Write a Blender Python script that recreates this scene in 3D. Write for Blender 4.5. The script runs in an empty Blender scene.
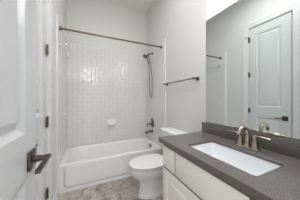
import bpy, bmesh, math, random
from mathutils import Vector, Matrix
random.seed(7)
S = bpy.context.scene
COL = S.collection
PI = math.pi

# ------------------------------------------------------------------ room measures (metres)
R = 1.20        # right wall (vanity, mirror, plumbing)
L = -0.345      # left wall (closet door)
B = 2.76        # back wall behind the tub
TF = 2.02       # front of the tub
YF = 0.06       # inner face of the front wall (doorway in which the camera stands)
H = 3.13        # ceiling
CAMZ = 1.205

# ------------------------------------------------------------------ camera
cam = bpy.data.cameras.new('camera')
camo = bpy.data.objects.new('camera', cam)
COL.objects.link(camo)
camo.location = (0, 0, CAMZ)
camo.rotation_euler = (PI/2, 0, -math.radians(24.8))
cam.sensor_width = 36
cam.lens = 36*134/300
cam.shift_y = -1/300
cam.clip_start = 0.02
S.camera = camo

# ------------------------------------------------------------------ world, lights, exposure
w = bpy.data.worlds.new('world'); S.world = w
w.use_nodes = True
w.node_tree.nodes['Background'].inputs[0].default_value = (.965, .985, 1.0, 1)
w.node_tree.nodes['Background'].inputs[1].default_value = 1.4
def area(name, loc, rot, size, power, col):
    d = bpy.data.lights.new(name, 'AREA'); d.shape = 'DISK'; d.size = size
    d.energy = power; d.color = col
    o = bpy.data.objects.new(name, d); COL.objects.link(o)
    o.location = loc; o.rotation_euler = rot
    return o
area('ceiling_lamp_glow', (0.35, 1.15, H-0.062), (0, 0, 0), 0.34, 10.5, (1, .99, .98))
d = bpy.data.lights.new('hall_fill_light', 'POINT'); d.energy = 25; d.color = (.98, .99, 1); d.shadow_soft_size = .25  # unseen fill light added behind the camera to brighten apron and toilet lid
lo = bpy.data.objects.new('hall_fill_light', d); COL.objects.link(lo); lo.location = (0.12, -1.0, 2.25)
S.view_settings.view_transform = 'Standard'
S.view_settings.look = 'None'
S.view_settings.gamma = 1
S.view_settings.use_curve_mapping = False
S.view_settings.exposure = 0.18

# ------------------------------------------------------------------ materials
def mat(name, col, rough=.5, metal=0, bump=None, spec=.5, coat=0, emis=None):
    m = bpy.data.materials.new(name); m.use_nodes = True
    nt = m.node_tree; b = nt.nodes['Principled BSDF']
    b.inputs['Base Color'].default_value = (*col, 1)
    b.inputs['Roughness'].default_value = rough
    b.inputs['Metallic'].default_value = metal
    b.inputs['Specular IOR Level'].default_value = spec
    b.inputs['Coat Weight'].default_value = coat
    if emis:
        b.inputs['Emission Color'].default_value = (*emis[0], 1)
        b.inputs['Emission Strength'].default_value = emis[1]
    if bump:
        scale, strength, dist = bump
        t = nt.nodes.new('ShaderNodeTexCoord')
        n = nt.nodes.new('ShaderNodeTexNoise'); n.inputs['Scale'].default_value = scale
        n.inputs['Detail'].default_value = 3
        bp = nt.nodes.new('ShaderNodeBump'); bp.inputs['Strength'].default_value = strength
        bp.inputs['Distance'].default_value = dist
        nt.links.new(t.outputs['Object'], n.inputs['Vector'])
        nt.links.new(n.outputs['Fac'], bp.inputs['Height'])
        nt.links.new(bp.outputs['Normal'], b.inputs['Normal'])
    return m
M = {}
M['wall'] = mat('wall_paint', (.73, .722, .714), .55, bump=(45, .35, .004))
M['ceil'] = mat('ceiling_paint', (.88, .855, .835), .7, bump=(45, .3, .004))
M['trim'] = mat('trim_paint', (.75, .75, .755), .34)
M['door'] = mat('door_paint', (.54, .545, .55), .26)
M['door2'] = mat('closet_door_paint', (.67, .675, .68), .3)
M['tile'] = mat('white_glazed_tile', (.79, .78, .775), .12)
M['grout'] = mat('pale_grout', (.57, .555, .54), .8)
M['tub'] = mat('tub_enamel', (.90, .89, .89), .16)
M['china'] = mat('white_china', (.87, .87, .87), .1)
M['basin'] = mat('basin_china', (.84, .86, .88), .1)
M['cab'] = mat('cabinet_paint', (.90, .875, .835), .4)
M['edge'] = mat('cabinet_edge_gap_shade', (.30, .265, .20), .5)  # brown on drawer and door sides, painted-in shade for the gaps between fronts
M['bronze'] = mat('brushed_bronze', (.20, .155, .122), .34, 1)
M['dbronze'] = mat('dark_brushed_bronze', (.11, .088, .073), .36, 1)
M['nickel'] = mat('warm_brushed_nickel', (.46, .39, .33), .26, 1)
M['chrome'] = mat('chrome', (.75, .75, .75), .12, 1)
M['dark'] = mat('dark_slot', (.03, .03, .03), .6)
M['glow'] = mat('opal_lamp_glass', (.9, .9, .88), .3, emis=((1, .98, .96), 2.5))
M['shade'] = mat('bright_opal_lamp_glass', (.9, .9, .88), .3, emis=((.97, .985, 1), 19.0))
def mirror_mat():
    m = mat('mirror_silver', (.80, .85, .835), .0, 1)
    return m
M['mirror'] = mirror_mat()
def quartz():
    m = mat('dark_grey_quartz', (.13, .115, .11), .22, spec=.6)
    nt = m.node_tree; b = nt.nodes['Principled BSDF']
    t = nt.nodes.new('ShaderNodeTexCoord')
    n = nt.nodes.new('ShaderNodeTexNoise'); n.inputs['Scale'].default_value = 260; n.inputs['Detail'].default_value = 3
    r = nt.nodes.new('ShaderNodeValToRGB')
    r.color_ramp.elements[0].position = .3; r.color_ramp.elements[0].color = (.09, .076, .070, 1)
    r.color_ramp.elements[1].position = .72; r.color_ramp.elements[1].color = (.188, .172, .166, 1)
    nt.links.new(t.outputs['Object'], n.inputs['Vector']); nt.links.new(n.outputs['Fac'], r.inputs['Fac'])
    nt.links.new(r.outputs['Color'], b.inputs['Base Color'])
    return m
M['quartz'] = quartz()
def floor_mat():
    m = mat('stone_look_floor_tile', (.3, .25, .22), .42)
    nt = m.node_tree; b = nt.nodes['Principled BSDF']; N = nt.nodes.new; K = nt.links.new
    t = N('ShaderNodeTexCoord')
    mp = N('ShaderNodeMapping'); mp.inputs['Location'].default_value = (.225, .10, 0)
    K(t.outputs['Object'], mp.inputs['Vector'])
    br = N('ShaderNodeTexBrick'); br.offset = .5
    br.inputs['Scale'].default_value = 1
    br.inputs['Brick Width'].default_value = .61; br.inputs['Row Height'].default_value = .305
    br.inputs['Mortar Size'].default_value = .005; br.inputs['Mortar Smooth'].default_value = .2
    br.inputs['Color1'].default_value = (.72, .70, .69, 1); br.inputs['Color2'].default_value = (.965, .985, 1.0, 1)
    br.inputs['Mortar'].default_value = (1, 1, 1, 1)
    K(mp.outputs['Vector'], br.inputs['Vector'])
    n1 = N('ShaderNodeTexNoise'); n1.inputs['Scale'].default_value = 9; n1.inputs['Detail'].default_value = 8; n1.inputs['Roughness'].default_value = .68
    n1.inputs['Distortion'].default_value = .8
    K(t.outputs['Object'], n1.inputs['Vector'])
    rp = N('ShaderNodeValToRGB')
    e = rp.color_ramp.elements
    e[0].position = .34; e[0].color = (.22, .18, .148, 1)
    e[1].position = .66; e[1].color = (.67, .60, .53, 1)
    x = e.new(.5); x.color = (.54, .475, .415, 1)
    K(n1.outputs['Fac'], rp.inputs['Fac'])
    mu = N('ShaderNodeMix'); mu.data_type = 'RGBA'; mu.blend_type = 'MULTIPLY'; mu.inputs['Factor'].default_value = 1
    K(rp.outputs['Color'], mu.inputs['A']); K(br.outputs['Color'], mu.inputs['B'])
    mx = N('ShaderNodeMix'); mx.data_type = 'RGBA'
    mx.inputs['B'].default_value = (.60, .54, .48, 1)
    K(br.outputs['Fac'], mx.inputs['Factor']); K(mu.outputs['Result'], mx.inputs['A'])
    K(mx.outputs['Result'], b.inputs['Base Color'])
    bp = N('ShaderNodeBump'); bp.inputs['Strength'].default_value = .3; bp.inputs['Distance'].default_value = .003; bp.invert = True
    K(br.outputs['Fac'], bp.inputs['Height']); K(bp.outputs['Normal'], b.inputs['Normal'])
    return m
M['floor'] = floor_mat()

# ------------------------------------------------------------------ mesh helpers
class MB:
    """collects shapes and links them as ONE mesh object"""
    def __init__(s): s.v = []; s.f = []; s.sm = []
    def add(s, vs, fs, smooth=False):
        o = len(s.v); s.v += [tuple(p) for p in vs]
        s.f += [tuple(i+o for i in f) for f in fs]; s.sm += [smooth]*len(fs)
        return s
    def box(s, x0, x1, y0, y1, z0, z1):
        vs = [(x, y, z) for x in (x0, x1) for y in (y0, y1) for z in (z0, z1)]
        fs = [(0, 1, 3, 2), (4, 6, 7, 5), (0, 4, 5, 1), (2, 3, 7, 6), (0, 2, 6, 4), (1, 5, 7, 3)]
        return s.add(vs, fs)
    def loft(s, rings, cap0=True, cap1=True, smooth=True, closed=True):
        n = len(rings[0]); vs = [p for r in rings for p in r]; fs = []
        for i in range(len(rings)-1):
            for j in range(n if closed else n-1):
                k = (j+1) % n
                fs.append((i*n+j, i*n+k, (i+1)*n+k, (i+1)*n+j))
        s.add(vs, fs, smooth)
        if cap0: s.add(rings[0], [tuple(range(n))[::-1]], False)
        if cap1: s.add(rings[-1], [tuple(range(n))], False)
        return s
    def tube(s, pts, rad, n=14, caps=True, flat=None):
        """sweep of circles (or flattened ellipses: flat = (a, b, up)) along pts"""
        P = [Vector(p) for p in pts]
        if not isinstance(rad, (list, tuple)): rad = [rad]*len(P)
        rings = []; u = None
        for i, p in enumerate(P):
            t = (P[min(i+1, len(P)-1)] - P[max(i-1, 0)]).normalized()
            if u is None:
                a = Vector((0, 0, 1)) if abs(t.z) < .9 else Vector((1, 0, 0))
                u = (a - t*a.dot(t)).normalized()
            else:
                u = (u - t*u.dot(t)).normalized()
            v = t.cross(u)
            ka, kb = flat if flat else (1, 1)
            rings.append([p + u*(rad[i]*ka*math.cos(2*PI*k/n)) + v*(rad[i]*kb*math.sin(2*PI*k/n)) for k in range(n)])
        return s.loft(rings, caps, caps, True)
    def cyl(s, a, b, r, r2=None, n=24):
        return s.tube([a, b], [r, r if r2 is None else r2], n)
    def lathe(s, base, axis, prof, n=28):
        """prof: list of (distance along axis, radius)"""
        a = Vector(axis).normalized(); b = Vector(base)
        h = Vector((0, 0, 1)) if abs(a.z) < .9 else Vector((1, 0, 0))
        u = (h - a*h.dot(a)).normalized(); v = a.cross(u)
        rings = [[b + a*d + u*(r*math.cos(2*PI*k/n)) + v*(r*math.sin(2*PI*k/n)) for k in range(n)] for d, r in prof]
        return s.loft(rings, True, True, True)
    def build(s, name, m, parent=None, bevel=0, seg=2, weld=True, edge=None):
        me = bpy.data.meshes.new(name)
        me.from_pydata(s.v, [], s.f)
        me.polygons.foreach_set('use_smooth', s.sm)
        bm = bmesh.new(); bm.from_mesh(me)
        if weld: bmesh.ops.remove_doubles(bm, verts=bm.verts, dist=1e-5)
        bmesh.ops.recalc_face_normals(bm, faces=bm.faces)
        if bevel:
            es = [e for e in bm.edges if len(e.link_faces) == 2 and e.calc_face_angle(0) > .6]
            bmesh.ops.bevel(bm, geom=es, offset=bevel, segments=seg, profile=.5, affect='EDGES', clamp_overlap=True)
            for f in bm.faces: f.smooth = True
        for e in bm.edges:
            if len(e.link_faces) == 2 and e.calc_face_angle(0) > .7: e.smooth = False
        bm.to_mesh(me); bm.free()
        me.materials.append(M[m])
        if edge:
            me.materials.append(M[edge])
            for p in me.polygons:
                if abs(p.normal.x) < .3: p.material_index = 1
        o = bpy.data.objects.new(name, me); COL.objects.link(o)
        if parent:
            o.parent = parent
            o.matrix_parent_inverse = Matrix.Translation(-Vector(parent.location))
        return o
def struct(o):
    o['kind'] = 'structure'; return o
def tag(o, label, cat, group=None):
    o['label'] = label; o['category'] = cat
    if group: o['group'] = group
    return o
def thing(name, loc, label=None, cat=None, group=None):
    o = bpy.data.objects.new(name, None); COL.objects.link(o)
    o.location = loc; o.empty_display_size = .05
    if label: tag(o, label, cat, group)
    return o
def rrect(a0, a1, b0, b1, r, n=6):
    """rounded rectangle in 2-D, 4*(n+1) points, counter-clockwise"""
    pts = []
    for cx, cy, s in ((a1-r, b1-r, 0), (a0+r, b1-r, 1), (a0+r, b0+r, 2), (a1-r, b0+r, 3)):
        for k in range(n+1):
            t = (s + k/n)*PI/2
            pts.append((cx + r*math.cos(t), cy + r*math.sin(t)))
    return pts
def spline(pts, n=8):
    P = [Vector(p) for p in pts]; P = [P[0]*2-P[1]] + P + [P[-1]*2-P[-2]]
    out = []
    for i in range(1, len(P)-2):
        for k in range(n):
            t = k/n
            out.append(.5*((2*P[i]) + (P[i+1]-P[i-1])*t + (2*P[i-1]-5*P[i]+4*P[i+1]-P[i+2])*t*t + (3*P[i]-P[i-1]-3*P[i+1]+P[i+2])*t**3))
    out.append(P[-2])
    return out

# ================================================================== THE ROOM
struct(MB().box(L-.7, R+.1, -1.6, B+.1, -.08, 0).build('floor', 'floor'))
struct(MB().box(L-.1, R+.1, YF-.12, B+.1, H, H+.08).build('ceiling', 'ceil'))
struct(MB().box(R, R+.1, YF-.12, B+.1, 0, H).build('wall_right', 'wall'))
struct(MB().box(L, R, B, B+.1, 0, H).build('wall_back', 'wall'))
DY0, DY1, DZ = .905, 1.508, 2.515            # closet door opening
struct(MB().box(L-.1, L, YF-.12, DY0, 0, H).box(L-.1, L, DY1, B+.1, 0, H).box(L-.1, L, DY0, DY1, DZ, H).build('wall_left', 'wall'))
EX0, EX1, EZ = -.253, .47, 2.50              # doorway opening in the front wall
struct(MB().box(L, EX0, YF-.12, YF, 0, H).box(EX1, R, YF-.12, YF, 0, H).box(EX0, EX1, YF-.12, YF, EZ, H).build('wall_front', 'wall'))
# closet behind its door
struct(MB().box(L-.14, L-.1, DY0-.1, DY1+.1, 0, DZ+.1).build('wall_closet', 'wall'))

# --- closet door casing and jamb
def profile_frame(x, y0, y1, z1, wdt, th, z0=0):
    """casing around a door opening in the plane x, thicker at the outer edge; mitred corners"""
    m = MB()
    prof = [(0, .006), (0, th*.55), (wdt*.12, th*.7), (wdt*.55, th*.75), (wdt*.7, th), (wdt*.95, th), (wdt, th*.8), (wdt, 0), (0, 0)]
    rings = []
    for (py, pz, dy, dz) in ((y0, z0, -1, 0), (y0, z1, -1, 1), (y1, z1, 1, 1), (y1, z0, 1, 0)):
        rings.append([(x+t, py+dy*a, pz+dz*a) for a, t in prof])
    m.loft(rings, True, True, False)
    return m
struct(profile_frame(L, DY0-.002, DY1+.002, DZ+.002, .09, .02).build('trim_1', 'trim'))
struct(MB().box(L-.1, L, DY0, DY0+.006, 0, DZ).box(L-.1, L, DY1-.006, DY1, 0, DZ).box(L-.1, L, DY0+.006, DY1-.006, DZ-.006, DZ).build('trim_2', 'trim'))

# --- two-panel moulded door: frame face in plane x = xf facing +x, y from y0 to y1
def panel_door(y0, y1, z0, z1, xf, th, stile=.116, top=.13, lock=(.89, 1.07), bot=.22):
    m = MB()
    m.box(xf-th, xf-.018, y0, y1, z0, z1)
    # face frame: stiles and rails
    def bar(a0, a1, b0, b1): m.box(xf-.0182, xf, a0, a1, b0, b1)
    bar(y0, y0+stile, z0, z1); bar(y1-stile, y1, z0, z1)
    for b0, b1 in ((z0, z0+bot), lock, (z1-top, z1)): bar(y0+stile, y1-stile, b0, b1)
    for b0, b1 in ((z0+bot, lock[0]), (lock[1], z1-top)):
        rings = []
        for ins, dx in ((0, 0), (.003, -.001), (.024, -.016), (.028, -.0165), (.031, -.0145), (.034, -.0135), (.054, -.004), (.057, -.003), (.06, -.003)):
            rings.append([(xf+dx, p[0], p[1]) for p in rrect(y0+stile+ins, y1-stile-ins, b0+ins, b1-ins, .0012, 1)])
        m.loft(rings, False, True, False)
    return m
def door_handle(door, y, z, xf, m, tow, reach=.068, length=.136, half=.037):
    """square rose, neck, flat lever bar pointing in tow*y"""
    h = MB().box(xf, xf+.010, y-half, y+half, z-half, z+half).build('door_handle', m, door, bevel=.002)
    MB().cyl((xf+.008, y, z), (xf+.030, y, z), .014).cyl((xf+.028, y, z), (xf+reach-.008, y, z), .0115).build('neck', m, h)
    MB().box(xf+reach-.0165, xf+reach, min(y-tow*.022, y+tow*length), max(y-tow*.022, y+tow*length), z-.0068, z+.0068).build('lever', m, h, bevel=.002)
    return h
def hinge(door, x, y, z, m='dbronze'):
    k = MB().cyl((x, y, z-.045), (x, y, z+.045), .0075, n=12)
    for q in (-.027, -.009, .009, .027): k.cyl((x, y, z+q-.0012), (x, y, z+q+.0012), .0085, n=12)
    k.lathe((x, y, z+.045), (0, 0, 1), [(0, .006), (.003, .008), (.007, .005), (.010, .001)], 12)
    k.box(x-.006, x-.003, y-.026, y+.026, z-.045, z+.045)
    return k.build('hinge', m, door)

# closet door (seen beyond the open door and in the mirror)
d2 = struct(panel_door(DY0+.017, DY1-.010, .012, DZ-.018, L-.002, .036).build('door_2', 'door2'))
for z in (.345, .995, 1.65, 2.30): hinge(d2, L+.011, DY1-.008, z, 'bronze')
hs_ = MB().box(L+.004, L+.018, DY1-.016, DY1+.000, 2.346, 2.352).cyl((L+.011, DY1-.01, 2.349), (L+.050, DY1+.022, 2.349), .0035, n=10)
hs_.lathe((L+.050, DY1+.022, 2.349), (.7, .55, 0), [(0, .004), (.004, .009), (.012, .009), (.013, .004)], 12).build('hinge_stop', 'dbronze', d2)
door_handle(d2, DY0+.088, .905, L-.002, 'dbronze', 1, .050, .112, .035)
# entrance door, swung open along the left wall
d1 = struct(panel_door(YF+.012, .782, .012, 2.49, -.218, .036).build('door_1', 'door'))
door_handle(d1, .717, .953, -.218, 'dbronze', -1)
MB().box(-.248, -.225, .782, .7835, .912, .972).build('latch_plate', 'bronze', d1)
for z in (.30, 1.25, 2.25): hinge(d1, -.2475, YF+.0085, z)
# doorway lining around the entrance
struct(MB().box(EX0-.004, EX0+.002, YF-.13, YF-.002, 0, EZ).box(EX1-.012, EX1+.004, YF-.13, YF+.004, 0, EZ).box(EX0+.002, EX1-.012, YF-.13, YF+.004, EZ-.012, EZ+.004).build('trim_3', 'trim'))

# --- baseboards
def baseboard(name, x0, x1, y0, y1):
    return struct(MB().box(x0, x1, y0, y1, 0, .12).build(name, 'trim', bevel=.004))
baseboard('baseboard_left', L, L+.013, DY1+.094, TF-.05)
baseboard('baseboard_right', R-.013, R, 1.13, TF-.05)

# --- glazed wall tiles of the tub alcove: upright 3 x 6 inch tiles in running bond
TZ0, TZ1 = .3588, 2.215
def tiles(origin, du, nrm, width, name, start=0.0):
    """tiled field: u runs along the wall, z up"""
    o = Vector(origin); du = Vector(du); nrm = Vector(nrm); m = MB()
    g = MB()
    a, hgt, gap = .0792, .1556, .0036
    T = .008
    c0 = -1; col = 0; u = -start
    rnd = random.Random(len(name)+int(width*100))
    while u < width:
        z = TZ0 - (hgt/2 if col % 2 else 0)
        while z < TZ1:
            u0, u1 = max(u+gap/2, 0), min(u+a-gap/2, width)
            z0, z1 = max(z+gap/2, TZ0), min(z+hgt-gap/2, TZ1)
            if u1-u0 > .008 and z1-z0 > .008:
                e = .007
                tu, tz = rnd.uniform(-.0003, .0003), rnd.uniform(-.0003, .0003)
                def P(uu, zz, d): return o + du*uu + Vector((0, 0, zz)) + nrm*d
                b = [P(u0, z0, T-.0007), P(u1, z0, T-.0007), P(u1, z1, T-.0007), P(u0, z1, T-.0007)]
                t = [P(u0+e, z0+e, T-tu-tz), P(u1-e, z0+e, T+tu-tz), P(u1-e, z1-e, T+tu+tz), P(u0+e, z1-e, T-tu+tz)]
                k = [P(u0, z0, .002), P(u1, z0, .002), P(u1, z1, .002), P(u0, z1, .002)]
                m.add(k+b+t, [(0, 1, 5, 4), (1, 2, 6, 5), (2, 3, 7, 6), (3, 0, 4, 7)])
                m.add(b+t, [(0, 1, 5, 4), (1, 2, 6, 5), (2, 3, 7, 6), (3, 0, 4, 7), (4, 5, 6, 7)], True)
            z += hgt
        u += a; col += 1
    ob = struct(m.build(name, 'tile', weld=False))
    q = [o + du*uu + Vector((0, 0, zz)) + nrm*d for uu in (0, width) for zz in (TZ0, TZ1) for d in (0, .0046)]
    g.add(q, [(0, 1, 3, 2), (4, 6, 7, 5), (0, 4, 5, 1), (2, 3, 7, 6), (0, 2, 6, 4), (1, 5, 7, 3)])
    gb = g.build('grout', 'grout', ob)
    return ob
TE = TF-.045                                   # tiled field starts a little in front of the tub
tiles((L+.008, B, 0), (1, 0, 0), (0, -1, 0), R-L-.016, 'wall_back_tile')
tiles((R, TE, 0), (0, 1, 0), (-1, 0, 0), B-TE, 'wall_right_tile')
tiles((L, TE, 0), (0, 1, 0), (1, 0, 0), B-TE, 'wall_left_tile')
# bullnose trim strips down the front edges of the tile
def bullnose(name, x, sgn, soft=False):
    rings = []
    for z in (0.001, TZ1+.012):
        rings.append([(x, TE-.016, z), (x+sgn*.006, TE-.015, z), (x+sgn*.0095, TE-.011, z), (x+sgn*.010, TE-.001, z), (x, TE-.001, z)] if not soft else [(x, TE-.030, z), (x+sgn*.002, TE-.029, z), (x+sgn*.006, TE-.020, z), (x+sgn*.0085, TE-.008, z), (x+sgn*.009, TE-.001, z), (x, TE-.001, z)])
    return struct(MB().loft(rings, True, True, False).build(name, 'tub'))
bullnose('trim_4', R, -1); bullnose('trim_5', L, 1, True)
struct(MB().box(L+.008, R-.008, B-.009, B, TZ1, TZ1+.012).box(L, L+.009, TE, B, TZ1, TZ1+.012).box(R-.009, R, TE, B, TZ1, TZ1+.012).build('trim_6', 'tile', bevel=.003))

# ================================================================== BATHTUB
tz = .358
tub = thing('bathtub', (.43, 2.39, 0), 'white alcove bathtub with a panelled apron in front of the tiled wall', 'bathtub')
X0, X1, Y0, Y1 = L+.001, R-.001, TF, B-.001
def ring(x0, x1, y0, y1, r, z, n=8): return [(p[0], p[1], z) for p in rrect(x0, x1, y0, y1, r, n)]
m = MB()
m.loft([ring(X0, X1, Y0+.004, Y1, .004, tz-.05), ring(X0, X1, Y0, Y1, .004, tz-.012), ring(X0+.003, X1-.003, Y0+.004, Y1-.003, .006, tz-.003), ring(X0+.010, X1-.010, Y0+.012, Y1-.010, .012, tz),
        ring(X0+.055, X1-.070, Y0+.062, Y1-.045, .15, tz-.002), ring(X0+.066, X1-.078, Y0+.074, Y1-.053, .15, tz-.014), ring(X0+.09, X1-.088, Y0+.088, Y1-.064, .16, tz-.055),
        ring(X0+.20, X1-.105, Y0+.125, Y1-.09, .15, .16), ring(X0+.27, X1-.13, Y0+.15, Y1-.115, .13, .085), ring(X0+.36, X1-.18, Y0+.20, Y1-.165, .10, .062)], False, True)
m.build('basin', 'tub', tub)
# apron with a raised rounded panel border
m = MB()
yy = Y0+.026                                    # bottom of the groove that outlines the panel
m.box(X0, X1, yy, yy+.03, .001, tz-.052)
def fr(ins, y, r):                             # rounded at the two lower corners, running up under the rim
    q = rrect(X0+.060+ins, X1-.060-ins, .050+ins, tz+.10, r, 8)
    return [(p[0], y, min(p[1], tz-.0505)) for p in q]
m.loft([fr(.012, yy+.001, .05), fr(.012, Y0+.004, .05), fr(.015, Y0+.001, .047), fr(.020, Y0, .042)], True, True, False)
# the border around it, flush with the rim
ring_o = [(min(max(p[0], X0), X1), Y0+.003, max(p[1], .001)) for p in [(q[0]+(.1 if q[0] > .43 else -.1), q[1]-.1) for q in rrect(X0+.060, X1-.060, .050, tz+.10, .062, 8)]]
ring_o = [(a, b, min(c, tz-.0505)) for a, b, c in ring_o]
m.loft([[(a, yy+.001, c) for a, b, c in ring_o], ring_o, fr(0, Y0+.003, .062), fr(0, yy+.001, .062)], False, False, False)
m.build('apron', 'tub', tub)
# overflow cover and drain
ov = MB().lathe((X1-.088, 2.385, .292), (-1, 0, .15), [(0, .036), (.010, .036), (.016, .032), (.020, .02), (.021, .004)]).build('overflow_cover', 'bronze', tub)
MB().lathe((X1-.26, 2.385, .0625), (0, 0, 1), [(0, .03), (.004, .03), (.006, .02), (.006, .004)]).build('drain', 'bronze', tub)

# ================================================================== TOILET
TY = 1.555
toilet = thing('toilet', (.9, TY, 0), 'white two-piece toilet with closed lid between the bathtub and the vanity', 'toilet')
def egg(z, xf, xb, hw, n=40, sq=.55, xc=None):
    if xc is None: xc = xb - hw*1.15
    pts = []
    for k in range(n):
        t = 2*PI*k/n; c, s = math.cos(t), math.sin(t)
        if c < 0: pts.append((xc+(xc-xf)*c, TY+hw*math.copysign(abs(s)**.92, s), z))
        else: pts.append((xc+(xb-xc)*abs(c)**.75, TY+hw*math.copysign(abs(s)**sq, s), z))
    return pts
m = MB()
m.loft([egg(0.001, .555, 1.08, .118), egg(.02, .555, 1.08, .118), egg(.035, .57, 1.06, .106), egg(.12, .578, 1.04, .096), egg(.185, .572, 1.03, .098), egg(.23, .53, 1.03, .125),
        egg(.275, .482, 1.03, .158), egg(.325, .458, 1.03, .180), egg(.355, .455, 1.03, .184), egg(.367, .459, 1.03, .182), egg(.370, .469, 1.02, .174)], True, True)
# deck that carries the tank
m.loft([[(p[0], p[1], z) for p in rrect(a, 1.175, TY-hw, TY+hw, .04, 5)] for z, a, hw in ((.23, .95, .10), (.29, .93, .15), (.35, .92, .175), (.372, .925, .172))], True, True)
m.build('bowl', 'china', toilet)
def slab(z0, z1, xf, xb, hw, r=.006):
    a = MB()
    a.loft([egg(z0, xf+r, xb-r, hw-r), egg(z0+r*.6, xf, xb, hw), egg(z1-r, xf, xb, hw), egg(z1-r*.3, xf+r*.6, xb-r*.6, hw-r*.6), egg(z1, xf+r*2, xb-r*2, hw-r*2)], True, True)
    return a
slab(.381, .396, .452, .93, .183, .004).build('seat', 'china', toilet)
sl = slab(.406, .426, .447, .93, .188, .007)
sl.build('seat_lid', 'china', toilet)
for s in (-1, 1):
    MB().box(.915, .955, TY+s*.075-.018, TY+s*.075+.018, .3715, .416).build('seat_hinge', 'china', toilet, bevel=.006)
    MB().lathe((.80, TY+s*.112, .019), (0, 0, 1), [(0, .014), (.008, .014), (.014, .010), (.017, .003)], 14).build('bolt_cap', 'china', toilet)
tank = MB()
tank.loft([[(p[0], p[1], z) for p in rrect(a, 1.185, TY-hw, TY+hw, r, 6)] for z, a, hw, r in ((.3725, 1.02, .19, .03), (.385, 1.01, .20, .035), (.72, .995, .222, .035), (.735, .995, .222, .035))], True, True)
tk = tank.build('tank', 'china', toilet)
MB().loft([[(p[0], p[1], z) for p in rrect(.985-i, 1.189, TY-.236-i, TY+.236+i, .03, 6)] for z, i in ((.7355, -.006), (.741, 0), (.755, .001), (.762, -.004), (.766, -.014))], True, True).build('tank_lid', 'china', toilet)
fl = MB().cyl((.996, TY+.15, .66), (.978, TY+.15, .66), .012)
fl.tube([(.982, TY+.15, .66), (.975, TY+.12, .655), (.972, TY+.07, .648)], [.006, .006, .008])
fl.build('flush_lever', 'chrome', toilet)

# ================================================================== VANITY
CZ = .836; CT = .044; VY0, VY1 = YF+.025, 1.080; VX = .652
van = thing('vanity_cabinet', (.92, .6, 0), 'off-white vanity cabinet with raised-panel doors below the dark countertop', 'cabinet')
zt = CZ-CT
m = MB()
m.box(VX+.002, R-.002, VY1-.018, VY1, .0, zt).box(VX+.002, R-.002, VY0, VY0+.018, .0, zt)         # side panels
m.box(VX+.06, R-.002, VY0+.018, VY1-.018, .09, .108)                                    # cabinet bottom
m.box(R-.010, R-.002, VY0+.018, VY1-.018, .108, zt)                                     # back
m.box(VX+.06, VX+.075, VY0+.018, VY1-.018, 0, .09)                                      # toe kick
m.build('carcass', 'cab', van)
m = MB()
DV = .618                                      # centre of the sink and the doors
ya, yb, yc, yd = VY1-.002, .892, .340, VY0+.002
m.box(VX+.012, VX+.03, VY0+.018, VY1-.018, zt-.022, zt).box(VX+.012, VX+.03, VY0+.018, VY1-.018, .565, .60).box(VX+.012, VX+.03, VY0+.018, VY1-.018, .09, .13)
for yy in (DV, yb, yc): m.box(VX+.012, VX+.03, yy-.02, yy+.02, .13 if yy == DV else .60, .565 if yy == DV else zt-.022)
m.build('face_frame', 'cab', van)
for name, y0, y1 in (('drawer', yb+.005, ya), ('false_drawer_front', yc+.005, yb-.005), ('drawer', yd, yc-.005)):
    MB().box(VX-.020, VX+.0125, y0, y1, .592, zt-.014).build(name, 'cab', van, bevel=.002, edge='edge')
def cab_door(y0, y1, z0, z1):
    a = MB(); rings = []
    f = VX-.021
    for ins, dx in ((0, .0335), (0, .003), (.003, 0), (.050, 0), (.053, .006), (.060, .014), (.066, .014), (.092, .001), (.10, .001)):
        rings.append([(f+dx, p[0], p[1]) for p in rrect(y0+ins, y1-ins, z0+ins, z1-ins, .001, 1)])
    a.loft(rings, True, True, False)
    return a
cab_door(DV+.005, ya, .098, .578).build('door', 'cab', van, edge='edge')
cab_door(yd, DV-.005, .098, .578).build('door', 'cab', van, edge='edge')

# --- countertop with a cut-out, backsplash
ct = thing('countertop', (.92, .6, CZ), 'dark grey speckled quartz countertop with a rectangular sink cut-out', 'countertop')
HX0, HX1, HY0, HY1 = .727, 1.016, .368, .862
CX0, CY0, CY1 = .620, YF+.002, 1.143
m = MB(); n = 8
o2 = rrect(CX0, R-.001, CY0, CY1, .003, n); i2 = rrect(HX0, HX1, HY0, HY1, .022, n)
def rg(p2, z, ins=0): return [(p[0], p[1], z) for p in p2]
o2i = rrect(CX0+.003, R-.004, CY0+.003, CY1-.003, .003, n); i2o = rrect(HX0-.002, HX1+.002, HY0-.002, HY1+.002, .024, n)
ST = .020                                      # slab thickness at the cut-out; the front edge is built up
o3 = rrect(CX0+.022, R-.001, CY0, CY1-.022, .003, n)
m.loft([rg(i2, CZ-ST), rg(o3, CZ-ST), rg(o3, zt+.0005), rg(o2, zt+.0005), rg(o2, CZ-.003), rg(o2i, CZ), rg(i2o, CZ), rg(i2, CZ-.002), rg(i2, CZ-ST)], False, False, False)
m.build('worktop', 'quartz', ct)
MB().box(R-.021, R-.001, CY0, CY1, CZ+.0005, CZ+.107).build('backsplash', 'quartz', ct, bevel=.002)

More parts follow.
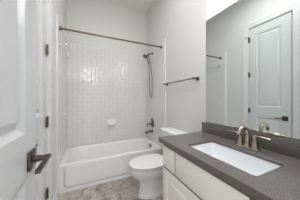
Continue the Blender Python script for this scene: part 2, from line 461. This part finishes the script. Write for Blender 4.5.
# --- undermount sink
sink = thing('sink', (.87, .615, .69), 'white rectangular undermount basin set in the dark countertop', 'sink')
m = MB()
def sr(ins, z, r, dx=0, dy=0): return [(p[0]+dx, p[1]+dy, z) for p in rrect(HX0-.004+ins, HX1+.004-ins, HY0-.004+ins, HY1+.004-ins, r, 8)]
def sr2(ix0, ix1, iy0, iy1, z, r): return [(p[0], p[1], z) for p in rrect(HX0+ix0, HX1-ix1, HY0+iy0, HY1-iy1, r, 8)]
zs = CZ-ST-.0005
m.loft([sr(-.02, zs-.012, .03), sr(-.02, zs, .03), sr(0, zs, .026), sr(.003, zs-.004, .026), sr2(.008, .008, .008, .012, zs-.05, .026),
        sr2(.012, .012, .014, .03, zs-.10, .028), sr2(.024, .024, .026, .10, zs-.126, .03), sr2(.07, .07, .12, .19, zs-.134, .03), sr2(.115, .115, .215, .215, zs-.138, .015)], False, True)
m.build('basin', 'basin', sink)
MB().lathe((.873, .615, zs-.1375), (0, 0, 1), [(0, .022), (.003, .022), (.005, .016), (.005, .003)]).build('drain', 'nickel', sink)

# --- faucet
FX, FY = 1.098, .615
fa = thing('faucet', (FX, FY, CZ), 'warm nickel two-handle arched faucet behind the sink', 'faucet')
m = MB()
m.loft([[(p[0], p[1], z) for p in rrect(FX-.027+i, FX+.027-i, FY-.082+i, FY+.082-i, .026-i, 8)] for z, i in ((CZ+.0005, 0), (CZ+.009, 0), (CZ+.013, .003), (CZ+.014, .008))], True, True)
m.build('base_plate', 'nickel', fa)
path = spline([(FX, FY, CZ+.010), (FX+.002, FY, CZ+.06), (FX+.004, FY, CZ+.105), (FX-.012, FY, CZ+.146), (FX-.048, FY, CZ+.160), (FX-.085, FY, CZ+.142), (FX-.103, FY, CZ+.108)], 6)
rad = [.021-.0085*min(1, i/14) for i in range(len(path))]
sp = MB().tube(path, rad, 18).lathe((FX, FY, CZ+.012), (0, 0, 1), [(0, .024), (.01, .022), (.02, .019)])
sp.build('spout', 'nickel', fa)
MB().cyl((FX+.024, FY, CZ+.01), (FX+.024, FY, CZ+.062), .003, n=10).lathe((FX+.024, FY, CZ+.06), (0, 0, 1), [(0, .003), (.004, .006), (.010, .006), (.013, .002)], 12).build('lift_rod', 'nickel', fa)
for s in (1, -1):
    hy = FY+s*.0515
    h = MB().lathe((FX, hy, CZ+.012), (0, 0, 1), [(0, .024), (.006, .0235), (.03, .018), (.06, .0145), (.075, .015), (.084, .0155), (.092, .012), (.094, .004)])
    h = h.build('handle', 'nickel', fa)
    lp = spline([(FX, hy-s*.008, CZ+.093), (FX-.004, hy+s*.03, CZ+.103), (FX-.006, hy+s*.065, CZ+.103), (FX-.008, hy+s*.097, CZ+.099)], 5)
    MB().tube(lp, [.011-.005*i/(len(lp)-1) for i in range(len(lp))], 12, flat=(.55, 1)).build('lever', 'nickel', h)

# --- mirror
mir = thing('mirror', (R, .58, 1.5), 'large frameless wall mirror above the vanity backsplash', 'mirror')
MY0, MY1, MZ0, MZ1 = YF+.03, 1.093, CZ+.112, 2.075
MB().box(R-.0065, R-.0015, MY0, MY1, MZ0, MZ1).build('glass', 'mirror', mir)
MB().box(R-.0085, R-.0012, MY0-.001, MY1+.001, MZ0-.0035, MZ0+.002).build('bottom_channel', 'dbronze', mir)

# ================================================================== WALL FITTINGS
def rose(m, base, axis, r, d): m.lathe(base, axis, [(0, r), (d*.5, r), (d*.8, r*.85), (d, r*.5)])
# towel bar over the toilet
tb = thing('towel_bar', (R, 1.56, 1.45), 'bronze towel bar on the wall above the toilet', 'towel bar')
MB().cyl((R-.066, 1.205, 1.45), (R-.066, 1.925, 1.45), .0075, n=14).build('bar', 'bronze', tb)
for y in (1.222, 1.905):
    p = MB(); p.box(R-.010, R-.0005, y-.022, y+.022, 1.428, 1.472); p.cyl((R-.01, y, 1.45), (R-.055, y, 1.45), .009)
    p.box(R-.078, R-.054, y-.011, y+.011, 1.438, 1.462)
    p.build('post', 'bronze', tb, bevel=.0015)

# shower curtain rod
rd = thing('shower_rod', (.43, 2.085, 2.125), 'bronze shower curtain rod spanning the tub alcove', 'curtain rod')
MB().cyl((L+.012, 2.085, 2.13), (R-.012, 2.085, 2.13), .0125, n=16).build('rod', 'bronze', rd)
for x, s in ((L+.0085, 1), (R-.0085, -1)):
    q = MB(); rose(q, (x, 2.085, 2.13), (s, 0, 0), .027, .022); q.build('flange', 'bronze', rd)

# hand shower on the plumbing wall
PY = 2.452
hs = thing('hand_shower', (R, PY, 2.1), 'bronze hand shower with a looped hose on the tiled plumbing wall', 'shower head')
xw = R-.0085
q = MB(); rose(q, (xw, PY, 2.125), (-1, 0, 0), .028, .012); q.build('flange', 'bronze', hs)
arm = spline([(xw, PY, 2.125), (xw-.05, PY, 2.122), (xw-.10, PY, 2.085)], 6)
MB().tube(arm, .0105).build('arm', 'bronze', hs)
MB().lathe((xw-.098, PY, 2.088), (-.75, 0, -.66), [(0, .014), (.008, .02), (.032, .021), (.04, .016), (.05, .013)]).build('bracket', 'dbronze', hs)
hd = MB()
hpos = Vector((xw-.165, PY-.005, 2.055)); hax = Vector((-.62, -.12, -.78)).normalized()
hd.lathe(hpos-hax*.022, hax, [(0, .016), (.010, .034), (.024, .048), (.034, .050), (.040, .046), (.041, .01)])
hnd = spline([hpos-hax*.006+Vector((.02, 0, 0)), (xw-.128, PY-.004, 2.03), (xw-.105, PY-.006, 1.965), (xw-.088, PY-.006, 1.90)], 6)
hd.tube(hnd, [.017-.005*i/(len(hnd)-1) for i in range(len(hnd))], 14)
hd.build('spray_head', 'bronze', hs)
hose = spline([(xw-.088, PY-.006, 1.905), (xw-.080, PY-.004, 1.82), (xw-.070, PY, 1.62), (xw-.064, PY, 1.40), (xw-.058, PY, 1.27), (xw-.040, PY-.002, 1.232), (xw-.020, PY-.004, 1.27), (xw-.014, PY-.006, 1.42), (xw-.020, PY-.008, 1.64), (xw-.040, PY-.012, 1.84), (xw-.075, PY-.014, 2.0), (xw-.098, PY-.012, 2.082)], 8)
MB().tube(hose, .0068, 10).build('hose', 'bronze', hs)

# mixing valve and tub spout
vl = thing('shower_valve', (R, PY+.01, .72), 'bronze round shower valve with lever handle above the tub spout', 'valve')
VZ = .702
MB().lathe((xw, PY+.005, VZ), (-1, 0, 0), [(0, .078), (.004, .078), (.010, .070), (.013, .035)]).build('escutcheon', 'bronze', vl)
hb = MB().lathe((xw-.012, PY+.005, VZ), (-1, 0, 0), [(0, .03), (.03, .026), (.055, .024), (.062, .018), (.064, .004)])
hb = hb.build('handle', 'bronze', vl)
MB().tube(spline([(xw-.052, PY+.005, VZ+.008), (xw-.085, PY+.004, VZ+.012), (xw-.112, PY+.002, VZ-.008), (xw-.120, PY, VZ-.055)], 5), [.011]*15+[.008], 12).build('lever', 'bronze', hb)
MB().lathe((xw-.004, PY+.005, VZ+.085), (-1, 0, 0), [(0, .03), (.012, .028), (.03, .018), (.036, .005)], 18).build('diverter_knob', 'bronze', vl)
ts = MB(); sz = .555
rose(ts, (xw, PY-.005, sz), (-1, 0, 0), .032, .014)
ts.tube([(xw-.008, PY-.005, sz), (xw-.05, PY-.005, sz), (xw-.11, PY-.005, sz-.003), (xw-.145, PY-.005, sz-.010), (xw-.158, PY-.005, sz-.016)], [.024, .025, .0245, .023, .018], 18)
ts.cyl((xw-.138, PY-.005, sz-.012), (xw-.138, PY-.005, sz-.046), .017, .018)
ts = ts.build('tub_spout', 'bronze')
tag(ts, 'bronze tub spout low on the tiled wall above the tub rim', 'spout')
bpy.context.view_layer.update()
# put its origin at the wall
o = Vector((xw, PY-.005, sz)); ts.data.transform(Matrix.Translation(-o)); ts.location = o

# ceramic soap dish on the back wall
sd = thing('soap_dish', (.425, B, .73), 'white ceramic soap dish on the back tile wall above the tub', 'soap dish')
yb_ = B-.0075
m = MB(); m.box(.345, .505, yb_-.012, yb_, .662, .798); m.build('back_plate', 'tub', sd, bevel=.005)
m = MB()
def dish(z, d, i): return [(p[0], p[1], z) for p in rrect(.353+i, .497-i, yb_-d, yb_-.008, .02, 5)]
m.loft([dish(.682, .045, .02), dish(.692, .078, .006), dish(.712, .088, 0), dish(.716, .088, .001), dish(.716, .079, .010), dish(.700, .070, .018)], True, True)
m.build('tray', 'tub', sd)

# double-rail shelf bar high on the left tile wall
sr_ = thing('shower_rail', (L, 2.4, 1.95), 'thin metal double rail high on the left tile wall beyond the curtain rod', 'rail')
xl = L+.0085; RZ = 1.945
for y in (2.11, 2.70):
    p = MB().box(xl, xl+.012, y-.018, y+.018, RZ-.018, RZ+.018).box(xl+.01, xl+.083, y-.004, y+.004, RZ-.008, RZ+.008)
    p.build('bracket', 'chrome', sr_, bevel=.002)
for x in (xl+.032, xl+.079):
    MB().cyl((x, 2.10, RZ), (x, 2.71, RZ), .0035, n=10).build('rail', 'chrome', sr_)

# ================================================================== LAMPS (above the frame)
vl = thing('vanity_light', (R, .60, 2.33), 'three-shade bronze wall light above the mirror', 'wall light')
MB().box(R-.03, R-.001, .33, .87, 2.32, 2.39).build('back_plate', 'bronze', vl, bevel=.004)
for y in (.40, .60, .80):
    MB().tube(spline([(R-.03, y, 2.355), (R-.08, y, 2.365), (R-.11, y, 2.35)], 5), .009).build('arm', 'bronze', vl)
    MB().lathe((R-.11, y, 2.36), (0, 0, -1), [(0, .02), (.01, .03), (.06, .045), (.12, .055), (.121, .05), (.06, .04), (.012, .02)]).build('lamp_shade', 'shade', vl)
    d = bpy.data.lights.new('vanity_bulb', 'SPOT'); d.energy = 5; d.color = (.97, .985, 1); d.shadow_soft_size = .05
    d.spot_size = math.radians(165); d.spot_blend = 1
    lo = bpy.data.objects.new('vanity_bulb', d); COL.objects.link(lo); lo.location = (R-.11, y, 2.225)
cl = thing('ceiling_light', (.35, 1.15, H), 'round opal flush light on the ceiling in the middle of the room', 'ceiling light')
MB().lathe((.35, 1.15, H-.0005), (0, 0, -1), [(0, .20), (.025, .20), (.03, .19)], 40).build('ring', 'bronze', cl)
MB().lathe((.35, 1.15, H-.03), (0, 0, -1), [(0, .185), (.015, .18), (.025, .12), (.028, .02)], 40).build('lens', 'glow', cl)
